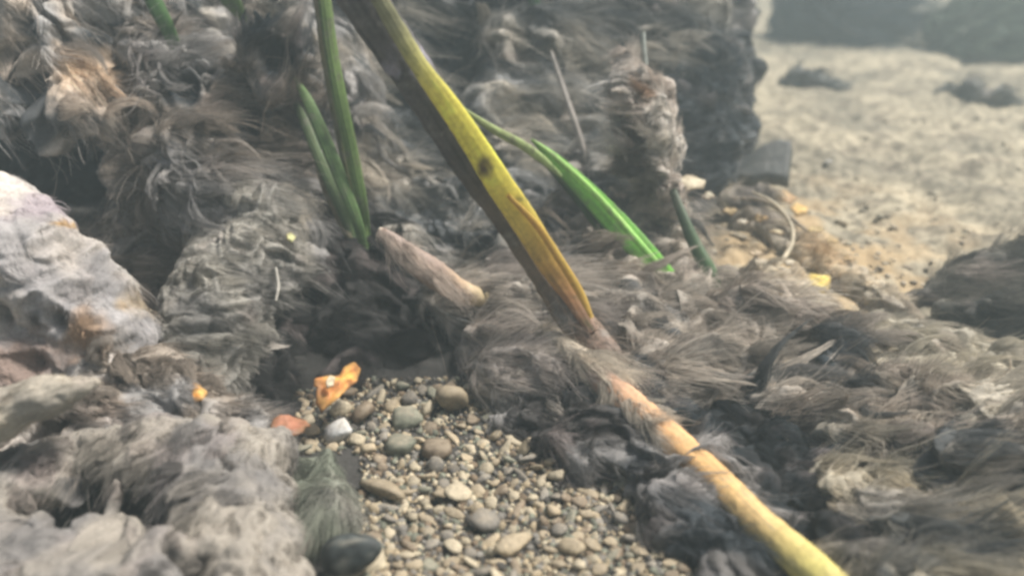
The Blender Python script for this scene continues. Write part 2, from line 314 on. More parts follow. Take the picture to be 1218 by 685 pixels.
clump('algae_roll', 'ribbed stack of thin silt layers leaning beside the dark gap, above the round orange scrap', 'algae stack',
      [[(308, 262, .54, 40), (300, 300, .535, 50), (262, 345, .52, 58), (252, 395, .50, 58), (245, 440, .485, 48), (235, 470, .47, 34)], [(325, 300, .53, 34), (318, 345, .525, 28)], [(205, 410, .49, 36), (215, 450, .48, 34)]],
      c1=np.array((.255, .24, .21)), c2=np.array((.18, .172, .158)), ang=12, amp=.0028, streak=.0045, rib=.0022, ribp=.0105, stretch=.1, fur=9000, flen=.006, frad=.00012, swirl=.35, seed=7, vox=.0010, lift=.2, shelf=.001, llen=.013, locks=30)
clump('algae_tuft', 'grey furry algae tuft with dark bands, upper left below the short green blade', 'algae tuft',
      [[(190, 60, .60, 40), (205, 105, .59, 52), (235, 150, .575, 62), (245, 205, .56, 62), (255, 235, .55, 45)], [(175, 150, .58, 34), (190, 210, .57, 40)], [(290, 130, .59, 36), (310, 180, .585, 34), (318, 225, .58, 34)], [(200, 280, .60, 60), (150, 310, .59, 55), (180, 350, .57, 45)]],
      c1=GREY*1.0, c2=BROWN*.85, ang=14, amp=.0055, streak=.009, rib=.0030, ribp=.018, stretch=.12, fur=12000, flen=.016, swirl=.5, seed=8, dark=0.0,
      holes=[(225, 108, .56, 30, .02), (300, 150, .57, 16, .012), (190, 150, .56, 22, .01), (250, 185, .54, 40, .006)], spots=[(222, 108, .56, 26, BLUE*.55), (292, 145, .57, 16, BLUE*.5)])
clump('algae_shelf', 'overhanging pale pinkish brown algae shelf in the top left corner above the dark cavity', 'algae shelf',
      [[(-90, 10, .56, 60), (-10, 30, .56, 62), (60, 50, .56, 48), (95, 95, .555, 42), (80, 120, .55, 34)], [(-80, 90, .55, 66), (-5, 105, .55, 46), (60, 130, .55, 26), (120, 138, .555, 20)], [(-20, -50, .57, 60), (60, -40, .58, 50), (150, -20, .59, 40)], [(-140, 150, .58, 80), (-160, 260, .58, 90)]],
      c1=np.array((.42, .36, .30)), c2=np.array((.33, .32, .31)), ang=40, amp=.005, streak=.011, stretch=.22, fur=8000, flen=.012, seed=9, vox=.0012, dark=-.15,
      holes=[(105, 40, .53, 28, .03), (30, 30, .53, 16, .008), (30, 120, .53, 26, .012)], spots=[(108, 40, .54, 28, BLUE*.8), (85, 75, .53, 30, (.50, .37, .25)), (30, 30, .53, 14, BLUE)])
clump('algae_ridge', 'beige algae ridge running down behind the curled dark stub in the upper left', 'algae ridge',
      [[(140, -30, .66, 34), (200, 5, .655, 28), (245, 30, .65, 24), (275, 70, .64, 24), (300, 110, .63, 24), (322, 150, .62, 22), (335, 200, .60, 22), (345, 240, .59, 26)], [(240, -30, .67, 40), (310, -10, .67, 34), (360, 30, .66, 30), (372, 80, .65, 28), (360, 130, .64, 26)], [(345, 250, .57, 30), (350, 290, .56, 26)], [(400, 60, .67, 34), (410, 130, .66, 36), (395, 200, .65, 36), (360, 200, .63, 34)]],
      c1=np.array((.38, .345, .29)), c2=GREY, ang=50, amp=.0045, streak=.009, fur=9000, flen=.012, seed=10, dark=-.12, holes=[(345, 180, .60, 12, .012)])
clump('stem_stub', 'thick broken stub with a dark hollow end between the two sets of green blades', 'broken stub',
      [[(352, 135, .60, 22), (338, 105, .585, 30), (326, 78, .57, 35), (322, 68, .562, 36)]], c1=BROWN*.7, c2=BLUE*.8, ang=-60, amp=.003, streak=.007, fur=3500, flen=.010, seed=11, vox=.0009, lift=.6, locks=30, llen=.012,
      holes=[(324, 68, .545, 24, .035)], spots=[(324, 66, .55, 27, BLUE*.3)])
clump('algae_root_mass', 'dark brown root mass blackened with painted shade under the tall green blades beside the pale shoot', 'root mass',
      [[(405, 250, .60, 26), (425, 300, .585, 38), (430, 350, .57, 48), (430, 400, .55, 52), (425, 440, .53, 44)], [(360, 240, .62, 36), (370, 320, .62, 40), (350, 400, .60, 50), (320, 440, .57, 40), (330, 500, .56, 30)], [(480, 370, .58, 32), (475, 430, .55, 32)]],
      c1=DARK*.6, c2=DARK*.35, ang=30, amp=.0035, streak=.008, fur=4500, flen=.008, seed=12, sink=-.4, spots=[(400, 330, .56, 10, (.12, .10, .09))])  # brown roots, coloured darker still to paint the shade of the cavity
# -- centre back
clump('algae_curtain', 'grey algae curtain with deep blue hollows behind the top of the reed stem', 'algae curtain',
      [[(470, -30, .76, 46), (480, 40, .75, 34), (470, 100, .74, 40), (455, 160, .73, 44), (480, 210, .72, 42), (520, 260, .70, 40)], [(530, -35, .77, 40), (600, -30, .77, 46), (660, -30, .77, 46)], [(600, 20, .76, 34), (610, 75, .745, 40), (600, 130, .73, 44), (590, 190, .715, 46), (570, 250, .70, 46)], [(520, 130, .735, 34), (560, 150, .73, 34), (660, 40, .755, 38), (655, 110, .745, 36), (650, 180, .73, 38)], [(440, 230, .70, 30), (490, 290, .68, 32), (540, 300, .66, 34), (620, 260, .68, 44), (640, 300, .64, 36)]],
      c1=np.array((.37, .34, .29)), c2=np.array((.24, .24, .235)), ang=22, amp=.0085, streak=.012, stretch=.2, fur=16000, flen=.022, frad=.0002, seed=13, vox=.0015, dark=-.05, swirl=.7,
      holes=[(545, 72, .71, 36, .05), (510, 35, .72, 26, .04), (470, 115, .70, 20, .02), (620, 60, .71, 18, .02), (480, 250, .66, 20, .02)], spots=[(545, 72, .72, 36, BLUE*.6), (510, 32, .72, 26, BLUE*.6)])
clump('algae_bundle', 'grey algae bundle in the top middle between the thin dead stem and the fuzzy stalk', 'algae bundle',
      [[(690, -40, .79, 40), (700, 20, .78, 36), (715, 70, .77, 30), (712, 130, .75, 30), (705, 200, .72, 34)], [(745, -30, .80, 40), (755, 25, .79, 30), (780, 60, .78, 30)], [(700, 190, .70, 30), (720, 240, .67, 34), (760, 250, .66, 30)]],
      c1=np.array((.38, .34, .28)), c2=np.array((.26, .25, .23)), ang=15, amp=.007, streak=.010, fur=9000, flen=.018, seed=14, dark=-.08, vox=.0015)
clump('algae_pillar', 'tall blue grey algae pillar rising beside the open silty bed, behind the fuzzy stalk', 'algae pillar',
      [[(830, -50, .86, 50), (835, 20, .85, 44), (830, 90, .83, 48), (828, 150, .81, 46), (835, 190, .79, 36)], [(860, 10, .86, 28), (862, 90, .85, 24), (860, 160, .82, 26)], [(790, 40, .85, 36), (795, 110, .83, 40), (790, 180, .80, 40)]],
      c1=np.array((.26, .25, .24)), c2=BLUE*.9, ang=165, amp=.008, streak=.012, rib=.003, ribp=.022, stretch=.16, fur=12000, flen=.022, frad=.0002, seed=15, vox=.0016, dark=.05,
      spots=[(845, 22, .83, 26, (.36, .34, .30)), (840, 70, .82, 26, BLUE*.7)])
# -- middle, around the blades
clump('algae_cushion', 'mottled brown algae cushion under the broad bright green blade', 'algae cushion',
      [[(660, 290, .63, 40), (700, 320, .60, 46), (740, 370, .57, 44), (770, 420, .54, 44)], [(720, 270, .65, 34), (760, 310, .62, 34), (800, 350, .59, 36)], [(788, 262, .66, 22), (800, 300, .63, 24), (835, 358, .60, 22)]],
      c1=np.array((.34, .305, .26)), c2=BROWN*.85, ang=35, amp=.0075, streak=.008, stretch=.35, fur=13000, flen=.010, seed=16, vox=.0012, dark=-.08, swirl=.8,
      holes=[(690, 300, .58, 12, .01), (735, 340, .56, 14, .014), (780, 370, .55, 12, .012)])
clump('algae_wad', 'smooth swept grey algae wad wrapped round the lower end of the yellow reed', 'algae wad',
      [[(520, 350, .56, 20), (565, 365, .55, 32), (610, 380, .54, 42), (650, 385, .54, 44), (690, 400, .545, 40)], [(580, 420, .53, 28), (620, 450, .53, 32), (680, 460, .53, 36)], [(600, 335, .57, 28), (650, 350, .57, 34)]],
      c1=np.array((.33, .30, .26)), c2=np.array((.24, .215, .195)), ang=12, amp=.0035, streak=.006, stretch=.1, fur=14000, flen=.020, frad=.00014, seed=17, vox=.0010, swirl=.35, lift=.22)
clump('algae_slope', 'dark algae slope shading the gravel between the wad and the orange stem', 'algae slope',
      [[(600, 470, .515, 24), (660, 490, .51, 34), (720, 520, .50, 44), (770, 560, .475, 42), (815, 620, .44, 42), (860, 690, .40, 44)], [(700, 450, .53, 40), (770, 500, .51, 40), (830, 560, .47, 40), (880, 640, .42, 40)], [(590, 500, .49, 14), (640, 515, .485, 20), (690, 560, .47, 22)]],
      c1=GREY*.72, c2=DARK*1.1, ang=30, amp=.0055, streak=.009, stretch=.15, fur=11000, flen=.010, llen=.017, locks=150, shelf=.003, seed=18, vox=.0012, swirl=.6, dark=-.15, sink=.1)
clump('algae_mound', 'folded brown algae mound below the thin dark green shoot, with a dark slot', 'algae mound',
      [[(790, 390, .565, 30), (840, 385, .565, 38), (890, 385, .57, 34), (935, 375, .58, 24)], [(830, 430, .545, 36), (880, 440, .54, 32)], [(960, 390, .57, 24), (990, 420, .56, 26), (985, 455, .545, 28)], [(910, 470, .53, 24), (950, 500, .52, 30)], [(760, 440, .55, 36), (800, 470, .53, 34)]],
      c1=np.array((.34, .305, .26)), c2=BROWN*.95, ang=15, amp=.006, streak=.008, stretch=.18, fur=13000, flen=.014, seed=19, vox=.0011, swirl=.7, dark=-.12,
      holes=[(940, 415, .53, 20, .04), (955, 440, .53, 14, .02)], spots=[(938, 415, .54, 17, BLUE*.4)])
clump('algae_wisp', 'thin pale wavy algae wisp trailing along the gravel side of the orange stem', 'algae wisp',
      [[(748, 512, .445, 5), (762, 540, .44, 7), (778, 566, .43, 8), (806, 586, .42, 7), (830, 604, .405, 8), (862, 618, .395, 6), (890, 640, .38, 4)], [(700, 500, .46, 4), (726, 506, .455, 6), (750, 520, .445, 5)]],
      c1=np.array((.33, .31, .28)), c2=np.array((.24, .23, .22)), ang=38, amp=.002, streak=.006, vox=.0008, fur=2600, flen=.012, frad=.00012, seed=53, sink=-9, shelf=0, locks=30, llen=.016)
clump('algae_wisp', 'smooth grey algae wisp drooping over the head of the gravel below the wad', 'algae wisp',
      [[(588, 482, .475, 4), (620, 488, .47, 9), (655, 494, .465, 12), (690, 506, .46, 9), (715, 522, .45, 5)]],
      c1=np.array((.30, .285, .26)), c2=np.array((.22, .215, .205)), ang=20, amp=.002, streak=.006, vox=.0008, fur=2600, flen=.012, frad=.00012, seed=54, sink=-9, shelf=0, locks=30, llen=.016)
clump('algae_hollow_wall', 'algae wall painted blackish as shade in the hollow behind the orange stem', 'algae wall',
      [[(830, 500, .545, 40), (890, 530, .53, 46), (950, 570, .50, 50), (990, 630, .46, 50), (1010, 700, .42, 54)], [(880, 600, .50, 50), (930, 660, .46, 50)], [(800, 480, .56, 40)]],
      c1=DARK*.35, c2=BLUE*.22, ang=40, amp=.006, streak=.011, fur=6000, flen=.010, llen=.018, locks=70, shelf=.003, seed=20, vox=.0014, sink=-.25)  # near-black colour stands in for the deep shade of this hollow
clump('algae_swirl', 'olive brown algae mound with swirling wisps at the right, above the bottom corner', 'algae mound',
      [[(1040, 470, .53, 30), (1085, 470, .53, 38), (1130, 490, .52, 44), (1175, 520, .50, 46), (1240, 560, .47, 56)], [(1040, 520, .505, 38), (1085, 550, .485, 46), (1140, 580, .465, 50), (1200, 610, .44, 54)], [(1000, 500, .52, 30), (1010, 540, .50, 32)], [(1290, 600, .46, 80)]],
      c1=np.array((.33, .30, .245)), c2=BROWN*1.0, ang=25, amp=.0065, streak=.010, stretch=.16, fur=14000, flen=.018, seed=21, vox=.0012, swirl=.9, dark=-.12,
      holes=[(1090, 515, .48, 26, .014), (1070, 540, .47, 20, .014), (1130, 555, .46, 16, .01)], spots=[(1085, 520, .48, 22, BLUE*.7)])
clump('algae_drape', 'trailing olive algae drape filling the bottom right corner with a dark blue gap', 'algae drape',
      [[(985, 580, .47, 26), (1020, 610, .45, 34), (1060, 650, .425, 40), (1100, 700, .40, 48)], [(1120, 610, .44, 34), (1180, 640, .42, 44), (1250, 680, .40, 60)], [(1050, 590, .455, 30), (1100, 630, .435, 36), (1210, 720, .38, 50)], [(1000, 690, .40, 40), (1060, 730, .385, 50), (1160, 740, .38, 50)]],
      c1=np.array((.33, .295, .225)), c2=np.array((.22, .20, .17)), ang=32, amp=.0060, streak=.009, stretch=.14, fur=14000, flen=.018, seed=22, vox=.0011, swirl=.7, dark=-.10,
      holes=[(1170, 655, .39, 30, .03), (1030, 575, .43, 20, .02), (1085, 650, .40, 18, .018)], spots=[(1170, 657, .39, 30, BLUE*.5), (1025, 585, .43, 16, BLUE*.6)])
clump('silt_drift', 'low warm beige silt drift full of litter behind the folded brown mound', 'silt drift',
      [[(890, 268, .70, 14), (920, 278, .68, 16), (960, 300, .65, 20), (1010, 335, .62, 20), (1060, 370, .60, 20)], [(885, 325, .63, 14), (915, 335, .62, 20), (975, 365, .59, 18)], [(870, 240, .72, 12), (920, 232, .72, 9)]],
      c1=np.array((.40, .345, .26)), c2=np.array((.31, .275, .22)), ang=18, amp=.0045, streak=.009, stretch=.35, fur=5000, flen=.008, seed=51, vox=.0014, sink=-.35, shelf=.002, locks=60, llen=.014,
      spots=[(900, 232, .70, 30, (.16, .14, .12)), (960, 250, .66, 16, (.52, .36, .17)), (985, 300, .62, 22, (.46, .35, .22)), (1010, 285, .64, 20, (.42, .33, .22))])
clump('silt_drift', 'long greyish silt drift sloping down to the right edge above the swirling mound', 'silt drift',
      [[(1010, 395, .57, 18), (1070, 410, .56, 22), (1130, 435, .54, 24), (1190, 460, .525, 26), (1270, 500, .50, 30)], [(1060, 380, .585, 14), (1120, 405, .57, 16), (1200, 435, .545, 18)], [(1040, 440, .54, 20), (1160, 480, .515, 24)]],
      c1=np.array((.37, .335, .26)), c2=np.array((.30, .275, .225)), ang=22, amp=.0045, streak=.009, stretch=.2, fur=7000, flen=.010, seed=52, vox=.0013, sink=-.3, shelf=.002, locks=90)
clump('dark_boulder', 'low blackish brown furry boulder cut off by the right edge above the algae mound', 'boulder',
      [[(1085, 352, .62, 9), (1120, 345, .63, 16), (1165, 330, .64, 24), (1215, 318, .64, 32), (1280, 320, .62, 50)], [(1130, 372, .60, 12), (1175, 378, .595, 18), (1230, 380, .58, 28), (1290, 390, .57, 40)]], c1=np.array((.05, .05, .045)), c2=np.array((.13, .12, .10)), ang=12, amp=.004, streak=.008, fur=7000, flen=.022, frad=.00016, seed=23, vox=.0014, lift=.15)

# ================================================================== PLANTS
def tube(name, pts, m, colf, parent=None, n=80, seg=20, flat=1.0, nrmhint=None, relief=0, closed=True, rid=0):
    """pts: list of (px, py, depth, width_px). colf(u, v, P) -> n x 3; u along 0..1, v around 0..1 (0 = viewer's right)"""
    W = np.array([[*at(a, b, d), .5*r*d/FPX] for a, b, d, r in pts]); S = spline(W, n); P = S[:, :3]; r = np.maximum(S[:, 3], 1e-5)
    T = nrm(np.gradient(P, axis=0)); view = nrm(P-CP); side = nrm(np.cross(T, view)); side *= np.sign(side@RIGHT+1e-9)[:, None]; up = nrm(np.cross(side, T)); up *= np.sign(np.sum(up*-view, 1)+1e-9)[:, None]
    th = np.linspace(0, 2*math.pi, seg, endpoint=False); u = np.linspace(0, 1, n)
    cs, sn = np.cos(th), np.sin(th)
    V = P[:, None]+side[:, None]*(r[:, None]*cs[None])[..., None]+up[:, None]*(r[:, None]*sn[None]*flat)[..., None]
    U, Vv = np.meshgrid(u, th/(2*math.pi), indexing='ij')
    Nn = nrm(V-P[:, None]).reshape(-1, 3); V = V.reshape(-1, 3); U = U.ravel(); Vv = Vv.ravel()
    if relief or rid:
        V = V+Nn*(relief*fbm(V*260, 3)+rid*np.sin(Vv*2*math.pi*seg/3))[:, None]
    i = np.arange(n-1)[:, None]*seg; j = np.arange(seg)[None]; a = i+j; b = i+(j+1) % seg
    F = np.stack([a, b, b+seg, a+seg], -1).reshape(-1, 4)
    V = np.vstack([V, P[0], P[-1]]); U = np.append(U, [0, 1]); Vv = np.append(Vv, [.25, .25])
    F = [tuple(x) for x in F.tolist()]+[(k, (k+1) % seg, n*seg) for k in range(seg)]+[((n-1)*seg+(k+1) % seg, (n-1)*seg+k, n*seg+1) for k in range(seg)]
    o = mesh(name, V, F, m, colf(U, Vv, V), parent); return o, P, r, T
def ramp(u, stops):
    xs = [s[0] for s in stops]; return np.stack([np.interp(u, xs, [s[1][k] for s in stops]) for k in range(3)], 1)
def side_of(v): return np.cos(v*2*math.pi)      # +1 viewer's right edge, -1 left edge

def strk(u, v, a=6, b=4): return fbm(np.stack([np.cos(v*2*math.pi)*a, np.sin(v*2*math.pi)*a, u*b], 1), 4)
UD, US = 2/11, 2/12      # share of each stem that rises above the frame (control points are evenly spaced in u)
# --- tall reed: dark rotting stem with a yellow sheath along its right side
def reed_dark(u, v, P):
    u = np.clip((u-UD)/(1-UD), 0, 1)
    c = ramp(u, [(0, (.11, .10, .095)), (.25, (.085, .078, .07)), (.4, (.075, .066, .06)), (.6, (.12, .09, .06)), (.8, (.22, .15, .10)), (.9, (.20, .14, .105)), (1, (.23, .19, .15))])
    n_ = fbm(P*np.array([70, 70, 70]), 3)[:, None]; c = c*(1+.6*n_+.7*strk(u, v, 7, 5)[:, None]); k2 = np.clip(fbm(P*95+6, 4)*3.2-1.0, 0, 1)[:, None]*.6; c = c*(1-k2)+np.array((.27, .25, .22))*k2
    b = (np.exp(-((u-.235)/.035)**2)*np.clip(.5+2*fbm(P*130, 2), 0, 1))[:, None]; return c*(1-b)+np.array((.24, .22, .25))*b
stem_pts = [(245, -290, .37, 60), (330, -165, .39, 62), (396, -60, .41, 62), (432, 0, .42, 56), (478, 68, .435, 52), (520, 130, .445, 50), (560, 196, .46, 44), (600, 258, .475, 32), (645, 325, .483, 32), (682, 378, .478, 40), (712, 415, .466, 42), (742, 450, .458, 26)]
stem, P_, r_, T_ = tube('reed_stem', stem_pts, M_REED, reed_dark, n=330, seg=36, flat=.55, relief=.0007, rid=.00022)
tag(stem, 'tall leaning reed with a rotting dark stem and bright yellow sheath', 'reed')
def sheath_col(u, v, P):
    u = np.clip((u-US)/(1-US), 0, 1)
    c = ramp(u, [(0, (.30, .29, .16)), (.18, (.34, .33, .19)), (.28, (.62, .58, .22)), (.40, (.86, .77, .14)), (.55, (.88, .80, .13)), (.68, (.74, .60, .13)), (.80, (.58, .38, .10)), (.90, (.46, .25, .11)), (1, (.27, .17, .12))])
    c = c*(1+.22*fbm(P*120, 3)[:, None]+.35*strk(u, v, 8, 6)[:, None])
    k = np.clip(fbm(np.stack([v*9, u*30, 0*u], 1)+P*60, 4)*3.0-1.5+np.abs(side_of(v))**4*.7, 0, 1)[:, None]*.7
    c = c*(1-k)+np.array((.20, .14, .05))*k
    kb = np.clip(fbm(np.stack([v*5, u*16, 0*u], 1)+P*90+7, 4)*4-1.7, 0, 1)[:, None]*.7; c = c*(1-kb)+np.array((.13, .13, .05))*kb
    q = at(577, 200, .44); dd = np.linalg.norm((P-q)*np.array([1, 1, .7]), axis=1)*(1+.4*fbm(P*300, 2)); s = np.clip(1.6-dd/.0038, 0, 1)[:, None]
    return c*(1-s)+np.array((.09, .05, .03))*s
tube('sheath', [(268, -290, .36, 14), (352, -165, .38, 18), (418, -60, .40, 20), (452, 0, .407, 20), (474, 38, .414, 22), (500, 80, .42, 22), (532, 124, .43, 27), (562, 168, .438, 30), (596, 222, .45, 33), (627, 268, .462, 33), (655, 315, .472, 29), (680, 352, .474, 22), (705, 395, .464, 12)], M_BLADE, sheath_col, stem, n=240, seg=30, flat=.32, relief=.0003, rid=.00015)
def streakcol(a, b, amt=.3):
    def f(u, v, P):
        s = fbm(np.stack([v*26, u*3, 0*u], 1), 3)[:, None]; m = np.clip(.5+s*1.3, 0, 1); return (np.array(a)*(1-m)+np.array(b)*m)
    return f
tube('sheath_edge', [(604, 232, .447, 5), (640, 270, .458, 9), (668, 312, .462, 10), (690, 348, .464, 10), (704, 378, .462, 5)], M_BLADE, streakcol((.58, .35, .07), (.66, .46, .10)), stem, n=40, seg=10, flat=.4)
# frayed grey end
n = 900; t = rng.random(n); base = spline(np.array([at(a, b, d) for a, b, d, _ in stem_pts[9:]]), 50)[(t*49).astype(int)]+rng.normal(0, .004, (n, 3))
add_fur(stem, base, nrm(rng.normal(0, 1, (n, 3))-FWD*.5), np.tile(np.array((.24, .19, .15)), (n, 1)), idir(52), .022, .00015, .25, 3, .1, name='frayed_fibres')

# --- orange stem lying from the wad to the bottom edge
def orange_col(u, v, P):
    c = ramp(u, [(0, (.42, .37, .29)), (.22, (.42, .36, .28)), (.32, (.22, .15, .12)), (.40, (.58, .35, .21)), (.6, (.68, .41, .17)), (.75, (.66, .46, .20)), (.9, (.58, .50, .16)), (1, (.55, .45, .22))])
    c = c*(1+.22*fbm(P*110, 3)[:, None]+.55*strk(u, v, 7, 7)[:, None]); nd = np.exp(-((u-.47)/.006)**2)+np.exp(-((u-.80)/.006)**2); c = c*(1-.2*np.clip(nd, 0, 1))[:, None]; kk = np.clip(strk(u+3, v, 3, 9)*3-.9, 0, 1)[:, None]*.6; c = c*(1-kk)+np.array((.30, .27, .23))*kk; k = np.clip(fbm(P*np.array([240, 240, 240]), 3)*3-1.3, 0, 1)[:, None]*.5; return c*(1-k)+np.array((.2, .13, .07))*k
ost_pts = [(645, 394, .50, 8), (668, 410, .475, 22), (695, 432, .458, 31), (735, 468, .44, 36), (790, 515, .412, 37), (850, 570, .385, 39), (905, 625, .36, 42), (960, 672, .34, 46), (1040, 745, .315, 46)]
ost, OP, Or, OT = tube('fallen_stem', ost_pts, M_REED, orange_col, n=260, seg=36, flat=.85, relief=.0004, rid=.00012)
tag(ost, 'straw orange dead stem slanting down to the bottom edge with furry upper end', 'dead stem')
n = 18000; i = (rng.random(n)**1.25*128).astype(int); th = rng.random(n)*math.pi*1.2-.1*math.pi
side = nrm(np.cross(OT[i], nrm(OP[i]-CP))); upv = nrm(np.cross(side, OT[i])); upv *= np.sign(np.sum(upv*-FWD, 1))[:, None]
Nn = side*np.cos(th)[:, None]+upv*np.sin(th)[:, None]
add_fur(ost, OP[i]+Nn*Or[i][:, None]*.9, Nn, np.tile(np.array((.43, .38, .31)), (n, 1)), idir(58), .010, .00012, .5, 5, .5)
n = 34; i = (rng.random(n)**1.2*110).astype(int)+8; th = rng.random(n)*math.pi*1.3-.15*math.pi; Nn = nrm(nrm(np.cross(OT[i], nrm(OP[i]-CP)))*np.cos(th)[:, None]-FWD*np.sin(th)[:, None]*.7+UP*.3)
Nn *= np.sign(np.sum(Nn*-FWD, 1)+.6)[:, None]
add_locks(ost, OP[i]+Nn*Or[i][:, None]*.85, Nn, np.tile(np.array((.36, .325, .27)), (n, 1)), idir(65), .014, 5, .2, .5, width=.0025)
# --- pale shoot
def shoot_col(u, v, P): return ramp(u, [(0, (.75, .68, .55)), (.05, (.30, .16, .11)), (.12, (.36, .28, .24)), (.5, (.34, .25, .20)), (.62, (.50, .36, .24)), (.9, (.52, .42, .24)), (1, (.38, .30, .18))])*(1+.2*fbm(P*130, 3)[:, None])
sh, SP, Sr, ST = tube('pale_shoot', [(451, 272, .50, 5), (462, 283, .50, 18), (485, 303, .50, 28), (515, 325, .505, 34), (545, 345, .515, 28), (568, 353, .52, 22), (585, 360, .53, 14)], M_REED, shoot_col, n=60, seg=18, flat=.8, relief=.0006)
tag(sh, 'short pinkish tan shoot with a white tip beside the tall green blades', 'plant shoot')
n = 5000; i = (rng.random(n)*44).astype(int); Nn = nrm(rng.normal(0, .6, (n, 3))-FWD*.6)
add_fur(sh, SP[i]+Nn*Sr[i][:, None]*.8, Nn, np.tile(np.array((.38, .32, .27)), (n, 1)), idir(40), .009, .00012, .3, 6, .3)

# --- green blades
GR = lambda a, b: streakcol(a, b)
def greens(c0, c1, tip=None):
    def f(u, v, P):
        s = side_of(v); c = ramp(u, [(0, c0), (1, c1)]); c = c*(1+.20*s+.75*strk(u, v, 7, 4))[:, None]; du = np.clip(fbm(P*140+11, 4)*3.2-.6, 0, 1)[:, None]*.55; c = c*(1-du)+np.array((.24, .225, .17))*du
        k = np.clip(fbm(np.stack([v*14, u*6, 0*u], 1)+P*60, 3)*3-.8, 0, 1)[:, None]*.55; return c*(1-k)+np.array((.17, .15, .08))*k
    return f
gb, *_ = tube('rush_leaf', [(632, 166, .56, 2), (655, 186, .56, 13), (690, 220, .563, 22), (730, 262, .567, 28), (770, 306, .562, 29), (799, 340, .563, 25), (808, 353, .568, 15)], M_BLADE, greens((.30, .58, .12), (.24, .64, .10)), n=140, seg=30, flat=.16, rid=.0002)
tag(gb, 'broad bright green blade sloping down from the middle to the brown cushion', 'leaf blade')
tube('lit_midrib', [(633, 166, .556, 2), (660, 187, .552, 6), (698, 221, .555, 8), (738, 264, .559, 9), (786, 318, .549, 7)], M_BLADE, greens((.45, .62, .22), (.36, .70, .16)), gb, n=60, seg=8, flat=.5)  # midrib set to the right and paler, painting the blade's lit half
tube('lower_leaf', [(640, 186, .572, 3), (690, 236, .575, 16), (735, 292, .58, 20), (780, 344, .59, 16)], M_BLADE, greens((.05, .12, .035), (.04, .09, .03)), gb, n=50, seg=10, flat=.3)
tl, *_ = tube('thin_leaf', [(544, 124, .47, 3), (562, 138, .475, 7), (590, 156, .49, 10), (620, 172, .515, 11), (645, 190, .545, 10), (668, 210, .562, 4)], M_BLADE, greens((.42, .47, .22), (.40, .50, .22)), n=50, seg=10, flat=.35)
tag(tl, 'thin pale green leaf reaching from the yellow reed to the broad green blade', 'leaf blade')
tall = [
    ([(366, -200, .51, 12), (372, -110, .515, 14), (376, -40, .52, 15), (386, 0, .52, 15), (394, 60, .525, 15), (405, 120, .53, 16), (418, 180, .54, 15), (430, 240, .55, 13), (438, 292, .57, 8)], (0.192, 0.266, 0.084), (0.176, 0.280, 0.084)),
    ([(340, -180, .52, 6), (356, -100, .525, 8), (366, -40, .528, 9), (378, 0, .528, 10), (386, 60, .532, 10), (396, 120, .537, 9), (408, 180, .545, 9), (420, 240, .555, 8), (430, 290, .57, 5)], (0.208, 0.140, 0.091), (0.160, 0.196, 0.070)),
    ([(350, 92, .56, 3), (366, 120, .55, 12), (386, 165, .545, 15), (406, 215, .545, 15), (424, 262, .55, 13), (434, 297, .56, 8)], (0.192, 0.294, 0.112), (0.144, 0.238, 0.084)),
    ([(344, 108, .57, 3), (360, 140, .562, 10), (380, 190, .555, 12), (402, 240, .555, 12), (422, 290, .565, 7)], (0.112, 0.154, 0.070), (0.112, 0.168, 0.070)),
    ([(398, 60, .54, 4), (404, 110, .54, 9), (414, 170, .54, 10), (426, 230, .55, 10), (436, 290, .565, 6)], (0.224, 0.280, 0.126), (0.208, 0.308, 0.112)),
    ([(372, 180, .562, 3), (388, 225, .557, 9), (408, 268, .56, 9), (424, 300, .565, 5)], (0.208, 0.168, 0.098), (0.160, 0.140, 0.070))]
root = bpy.data.objects.new('green_rush', None); root.location = at(432, 300, .58); C.objects.link(root)
tag(root, 'tall dull green rush blades rising left of the reed from the dark root mass', 'water plant')
for k, (pt, a, b) in enumerate(tall):
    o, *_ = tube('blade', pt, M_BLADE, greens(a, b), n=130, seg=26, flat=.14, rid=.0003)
    o.parent = root; o.matrix_parent_inverse = root.matrix_world.inverted(); bpy.context.view_layer.update()
    o.matrix_parent_inverse = root.matrix_world.inverted()
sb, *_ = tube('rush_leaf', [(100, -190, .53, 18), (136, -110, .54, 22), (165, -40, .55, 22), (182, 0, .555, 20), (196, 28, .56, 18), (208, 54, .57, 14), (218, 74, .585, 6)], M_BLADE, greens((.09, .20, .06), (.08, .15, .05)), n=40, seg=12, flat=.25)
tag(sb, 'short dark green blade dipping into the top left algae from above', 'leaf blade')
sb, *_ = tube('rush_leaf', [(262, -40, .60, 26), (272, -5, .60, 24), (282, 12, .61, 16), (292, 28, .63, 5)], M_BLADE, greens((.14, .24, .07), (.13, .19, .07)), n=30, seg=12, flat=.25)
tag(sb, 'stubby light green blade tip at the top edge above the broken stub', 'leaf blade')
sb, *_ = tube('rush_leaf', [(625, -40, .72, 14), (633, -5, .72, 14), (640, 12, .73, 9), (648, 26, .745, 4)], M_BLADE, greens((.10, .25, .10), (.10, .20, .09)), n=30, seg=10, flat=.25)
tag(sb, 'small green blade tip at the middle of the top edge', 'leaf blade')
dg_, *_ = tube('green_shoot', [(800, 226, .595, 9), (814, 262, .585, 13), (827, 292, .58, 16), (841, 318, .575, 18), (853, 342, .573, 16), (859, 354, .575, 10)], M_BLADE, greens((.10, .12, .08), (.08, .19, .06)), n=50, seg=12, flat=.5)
tag(dg_, 'thin dark green shoot rooted in the brown mound under the fuzzy stalk', 'plant shoot')

